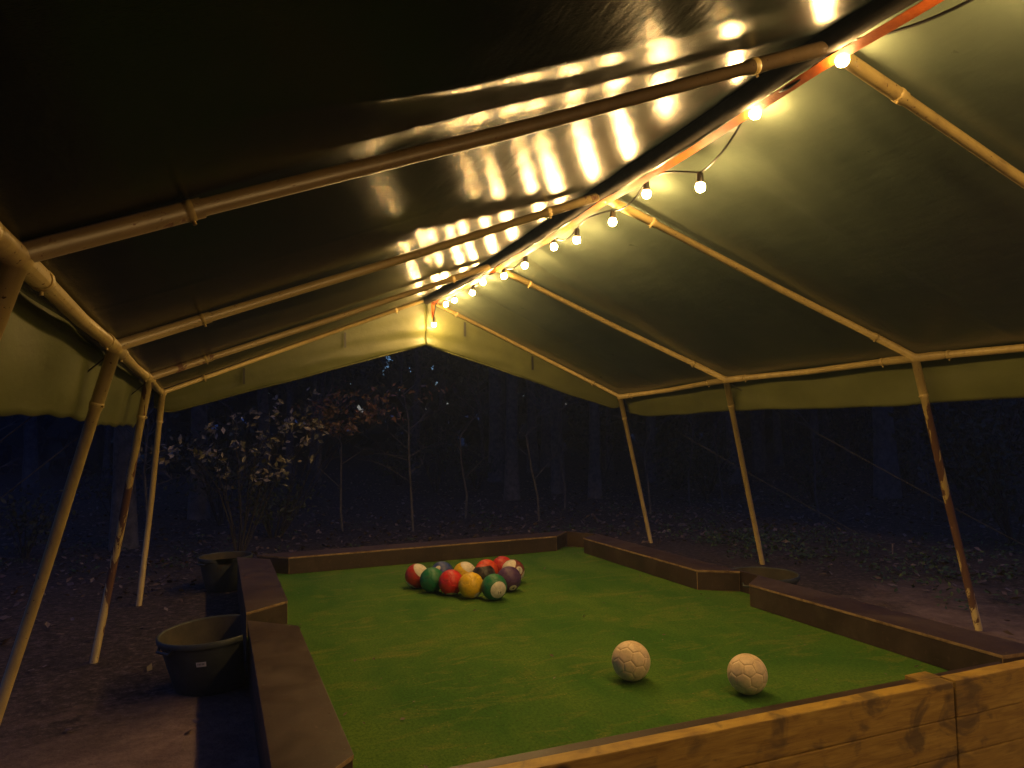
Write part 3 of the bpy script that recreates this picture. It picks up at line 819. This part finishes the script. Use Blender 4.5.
# ------------------------------------------------------------------ wood behind the tent
def tree_proto(seed, h, r, crown_r, nleaf, lean):
    random.seed(seed); t = empty('forest_tree'); bm = bmesh.new()
    pts = [Vector((lean * (k / 8) ** 1.5 * h * .1 + .06 * noise.noise((k, seed, 0)), .06 * noise.noise((k, seed, 5)), -.3 + h * k / 8)) for k in range(9)]
    tube(bm, pts, [r * (1.35 if k == 0 else 1 - .085 * k) for k in range(9)], 10)
    tips = []
    for q in range(16):
        k = random.uniform(.42, .95); base = pts[int(k * 8)]; a = random.uniform(0, 6.28); ln = crown_r * random.uniform(.5, 1.1) * (1.15 - .5 * k)
        d = Vector((math.cos(a), math.sin(a), random.uniform(-.1, .55))); m1 = base + d * ln * .5 + Vector((0, 0, random.uniform(-.1, .2))); e = base + d * ln
        tube(bm, [base, m1, e], [r * .28, r * .16, r * .05], 6); tips += [(m1, ln * .3), (e, ln * .35)]
    link('trunk', bm, M['bark'], t)
    bm = bmesh.new()
    for _ in range(nleaf):
        c, s = random.choice(tips); p = c + Vector((random.gauss(0, s), random.gauss(0, s), random.gauss(0, s * .6)))
        leaf_quad(bm, p, random.uniform(.08, .16), Vector((random.gauss(0, 1), random.gauss(0, 1), random.gauss(.5, .8))), random.uniform(0, 6.28))
    link('crown', bm, M['foliage'], t)
    return t
protos = [tree_proto(s, *a) for s, a in enumerate([(9, .14, 2.2, 3400, .4), (12, .20, 2.8, 4200, -.3), (7, .09, 1.6, 2400, .8), (10, .16, 2.4, 3600, -.7)])]
random.seed(11); used = set(); spots = []
def far_enough(x, y, d): return all(math.hypot(x - a, y - b) > d for a, b in spots)
manual = [(-1.25, 12.1, 0), (-3.9, 10.2, 3)]
spots += [(m[0], m[1]) for m in manual]
tries = 0
while len(spots) < 74 and tries < 4000:
    tries += 1
    if random.random() < .7: x, y = random.uniform(-16, 30), 14.5 + abs(random.gauss(0, 11))
    else: x, y = random.uniform(11, 30), random.uniform(-2, 14)
    ang = math.degrees(math.atan2(x, y)) - math.degrees(YAW)
    if abs(ang) > 43 or not far_enough(x, y, 1.5): continue
    spots.append((x, y)); manual.append((x, y, random.randrange(4)))
GT = 'trees of the dark wood behind the tent'
for i, (x, y, k) in enumerate(manual):
    p = protos[k]
    if k not in used: used.add(k); o = p
    else:
        o = p.copy(); COL.objects.link(o)
        for ch in p.children:
            c = ch.copy(); COL.objects.link(c); c.parent = o
    o.location = (x, y, ground_z(x, y)); o.rotation_euler = (0, 0, random.uniform(0, 6.28)); s = random.uniform(.85, 1.25); o.scale = (s, s, s)
    if i == 0: tag(o, 'brown tree trunk seen between the left tent legs', 'tree', GT)
    else: tag(o, 'slim dark tree in the night wood beyond the tent', 'tree', GT)
bm = bmesh.new(); random.seed(77)
for _ in range(24000):
    an = R(random.uniform(-32, 75)); d = random.uniform(30, 46); x, y = d * math.sin(an) + 1, d * math.cos(an)
    z = ground_z(x, y) + 17 * random.random()
    leaf_quad(bm, Vector((x, y, z)), random.uniform(.6, 1.5), Vector((random.gauss(0, 1), random.gauss(0, 1), random.gauss(0, .6))), random.uniform(0, 6.28), aspect=.7)
tag(link('far_wood', bm, M['foliage']), 'dark mass of trees closing off the wood behind', 'woods', kind='stuff')
# thin leafless saplings tangled in front of the wood
def bare_proto(seed, h):
    random.seed(seed); t = empty('bare_sapling'); bm = bmesh.new()
    P = [Vector((.10 * noise.noise((k * .6, seed, 0)) * k, .10 * noise.noise((k * .6, seed, 3)) * k, -.1 + h * k / 7)) for k in range(8)]
    tube(bm, P, [.022 - .0025 * k for k in range(8)], 7); bm2 = bmesh.new()
    for q in range(22):
        k = random.uniform(.15, 1) * 6.9; b = lerp(P[int(k)], P[int(k) + 1], k - int(k)); a = random.uniform(0, 6.28); ln = random.uniform(.35, 1.1)
        d = Vector((math.cos(a), math.sin(a), random.uniform(.1, .9))) * ln; m1 = b + d * .5 + Vector((random.gauss(0, .06), random.gauss(0, .06), .04))
        tube(bm2, [b, m1, b + d], [.008, .005, .002], 5)
        for _ in range(3):
            e = m1 + Vector((random.gauss(0, .22), random.gauss(0, .22), random.gauss(.12, .15))); tube(bm2, [m1, lerp(m1, e, .5) + Vector((0, 0, .03)), e], [.004, .003, .0015], 5)
    link('trunk', bm, M['bark'], t); link('branches', bm2, M['bark'], t); return t
bpro = [bare_proto(61, 3.6), bare_proto(62, 2.8), bare_proto(63, 4.4)]; random.seed(63); used = set()
for x, y in ((-2.4, 9.4), (-.9, 11.0), (1.9, 12.3), (2.9, 11.6), (4.1, 12.6), (5.0, 11.4), (6.2, 12.9), (7.3, 11.6), (8.6, 11.2), (9.3, 9.6), (10.4, 8.4), (10.2, 6.6), (11.6, 7.2), (9.0, 12.8), (.4, 13.2), (12.2, 5.6)):
    k = random.randrange(3); p = bpro[k]
    if k not in used: used.add(k); o = p
    else:
        o = p.copy(); COL.objects.link(o)
        for ch in p.children:
            c = ch.copy(); COL.objects.link(c); c.parent = o
    o.location = (x, y, ground_z(x, y)); o.rotation_euler = (random.uniform(-.08, .08), random.uniform(-.08, .08), random.uniform(0, 6.28)); spots.append((x, y))
    tag(o, 'thin leafless sapling standing in front of the dark wood', 'sapling', 'bare saplings along the wood edge')
# understory bushes
def bush_proto(seed, h, wd, n):
    random.seed(seed); t = empty('understory_bush'); bm = bmesh.new(); tips = []
    for q in range(9):
        a = random.uniform(0, 6.28); d = Vector((math.cos(a) * wd * random.uniform(.3, 1), math.sin(a) * wd * random.uniform(.3, 1), h * random.uniform(.5, 1)))
        m1 = d * .5 + Vector((0, 0, .1 * h)); tube(bm, [Vector((0, 0, -.1)), m1, d], [.014, .009, .003], 5); tips += [m1, d, d * .8]
    link('stem', bm, M['twig'], t); bm = bmesh.new()
    for _ in range(n):
        c = random.choice(tips); p = c + Vector((random.gauss(0, wd * .25), random.gauss(0, wd * .25), random.gauss(0, h * .13)))
        if p.z < .02: p.z = .05
        leaf_quad(bm, p, random.uniform(.05, .12), Vector((random.gauss(0, 1), random.gauss(0, 1), random.gauss(.6, .7))), random.uniform(0, 6.28))
    link('foliage', bm, M['foliage'], t); return t
bp = [bush_proto(31, 1.5, .8, 700), bush_proto(32, 1.0, .7, 520), bush_proto(33, 2.2, .9, 800)]
random.seed(5); bspots = []; used = set()
while len(bspots) < 46:
    if random.random() < .65: x, y = random.uniform(-9, 20), random.uniform(11.5, 20)
    else: x, y = random.uniform(8.6, 15), random.uniform(2, 12)
    if all(math.hypot(x - a, y - b) > 1.0 for a, b in bspots) and far_enough(x, y, .6): bspots.append((x, y))
for x, y in bspots:
    k = random.randrange(3); p = bp[k]
    if k not in used: used.add(k); o = p
    else:
        o = p.copy(); COL.objects.link(o)
        for ch in p.children:
            c = ch.copy(); COL.objects.link(c); c.parent = o
    o.location = (x, y, ground_z(x, y)); o.rotation_euler = (0, 0, random.uniform(0, 6.28)); s = random.uniform(.8, 1.3); o.scale = (s, s, s)
    tag(o, 'dark leafy bush at the edge of the night wood', 'bush', 'bushes under the trees')
# sapling with pale leaves left of the tent opening
def sapling(name, root, targets, leafmat, nleaf, size, spread, label, flat=.5):
    root = Vector((root[0], root[1], ground_z(*root[:2]))); t = empty(name, root); tag(t, label, 'sapling'); bm = bmesh.new(); segs = []
    for tg in targets:
        tg = Vector(tg) - root; mid = Vector((tg.x * .35 + random.gauss(0, .06), tg.y * .35, tg.z * .62)); p3 = lerp(mid, tg, .6) + Vector((0, 0, .10))
        tube(bm, [Vector((0, 0, -.05)), mid * .5 + Vector((.03, 0, 0)), mid, p3, tg], [.008, .006, .005, .003, .0015], 6); segs += [(p3, tg), (lerp(mid, p3, .5), p3)]
        for _ in range(5):
            a, b = random.choice(segs[-2:]); s = lerp(a, b, random.random()); e = s + Vector((random.gauss(0, spread), random.gauss(0, spread), random.gauss(-.02, spread * .5)))
            tube(bm, [s, lerp(s, e, .5) + Vector((0, 0, .03)), e], [.004, .003, .0015], 5); segs.append((s, e))
    link('stem', bm, M['twig'], t); bm = bmesh.new()
    for _ in range(nleaf):
        a, b = random.choice(segs); p = lerp(a, b, random.uniform(.3, 1.05)) + Vector((random.gauss(0, .035), random.gauss(0, .035), random.gauss(-.01, .03)))
        leaf_quad(bm, p, size * random.uniform(.6, 1.25), Vector((random.gauss(0, .7), random.gauss(-.5, .7), random.gauss(flat, .5))), random.uniform(0, 6.28), random.uniform(0, .7), aspect=.48)
    link('leaf_cluster', bm, leafmat, t)
random.seed(21)
sapling('leafy_sapling', (.25, 10.2), [(1.2, 9.8, 2.05), (.8, 9.8, 1.95), (.4, 9.7, 1.3), (-.5, 9.9, 1.45), (-.1, 9.8, 1.6), (.2, 9.8, 1.72), (.55, 9.9, 1.5), (.9, 9.9, 1.62), (1.15, 10, 1.75), (.1, 10, 1.2), (.75, 10, 1.15), (-.75, 10, 1.25), (1.5, 9.9, 1.8), (1.35, 10, 1.45)], M['pale_leaf'], 420, .095, .22, 'young tree with pale leaves beside the far left tent leg')
sapling('leafy_sapling', (.9, 12.2), [(1.5, 10.4, 2.0), (1.8, 10.2, 2.05), (2.1, 10.1, 2.12), (2.4, 10, 2.1), (2.75, 9.9, 2.1), (1.6, 10.1, 2.2), (2.2, 10, 1.98), (3.0, 9.8, 2.08)], M['red_leaf'], 700, .085, .2, 'overhanging branch with withered reddish leaves below the far gable', .1)

# ------------------------------------------------------------------ night mist
bm = bmesh.new(); bmesh.ops.create_cube(bm, size=1); 
for v in bm.verts: v.co = Vector((v.co.x * 560, v.co.y * 560, -12 if v.co.z < 0 else 26))
hz = bpy.data.materials.new('night_mist'); hz.use_nodes = True; ht = hz.node_tree; ht.nodes.clear()
ho = ht.nodes.new('ShaderNodeOutputMaterial'); hv = ht.nodes.new('ShaderNodeVolumePrincipled'); ht.links.new(hv.outputs[0], ho.inputs['Volume'])
hv.inputs['Color'].default_value = (.45, .62, 1, 1); hv.inputs['Density'].default_value = .004; hv.inputs['Anisotropy'].default_value = .2
tag(link('haze', bm, hz), 'thin blue night mist over the wood', 'mist', kind='stuff')
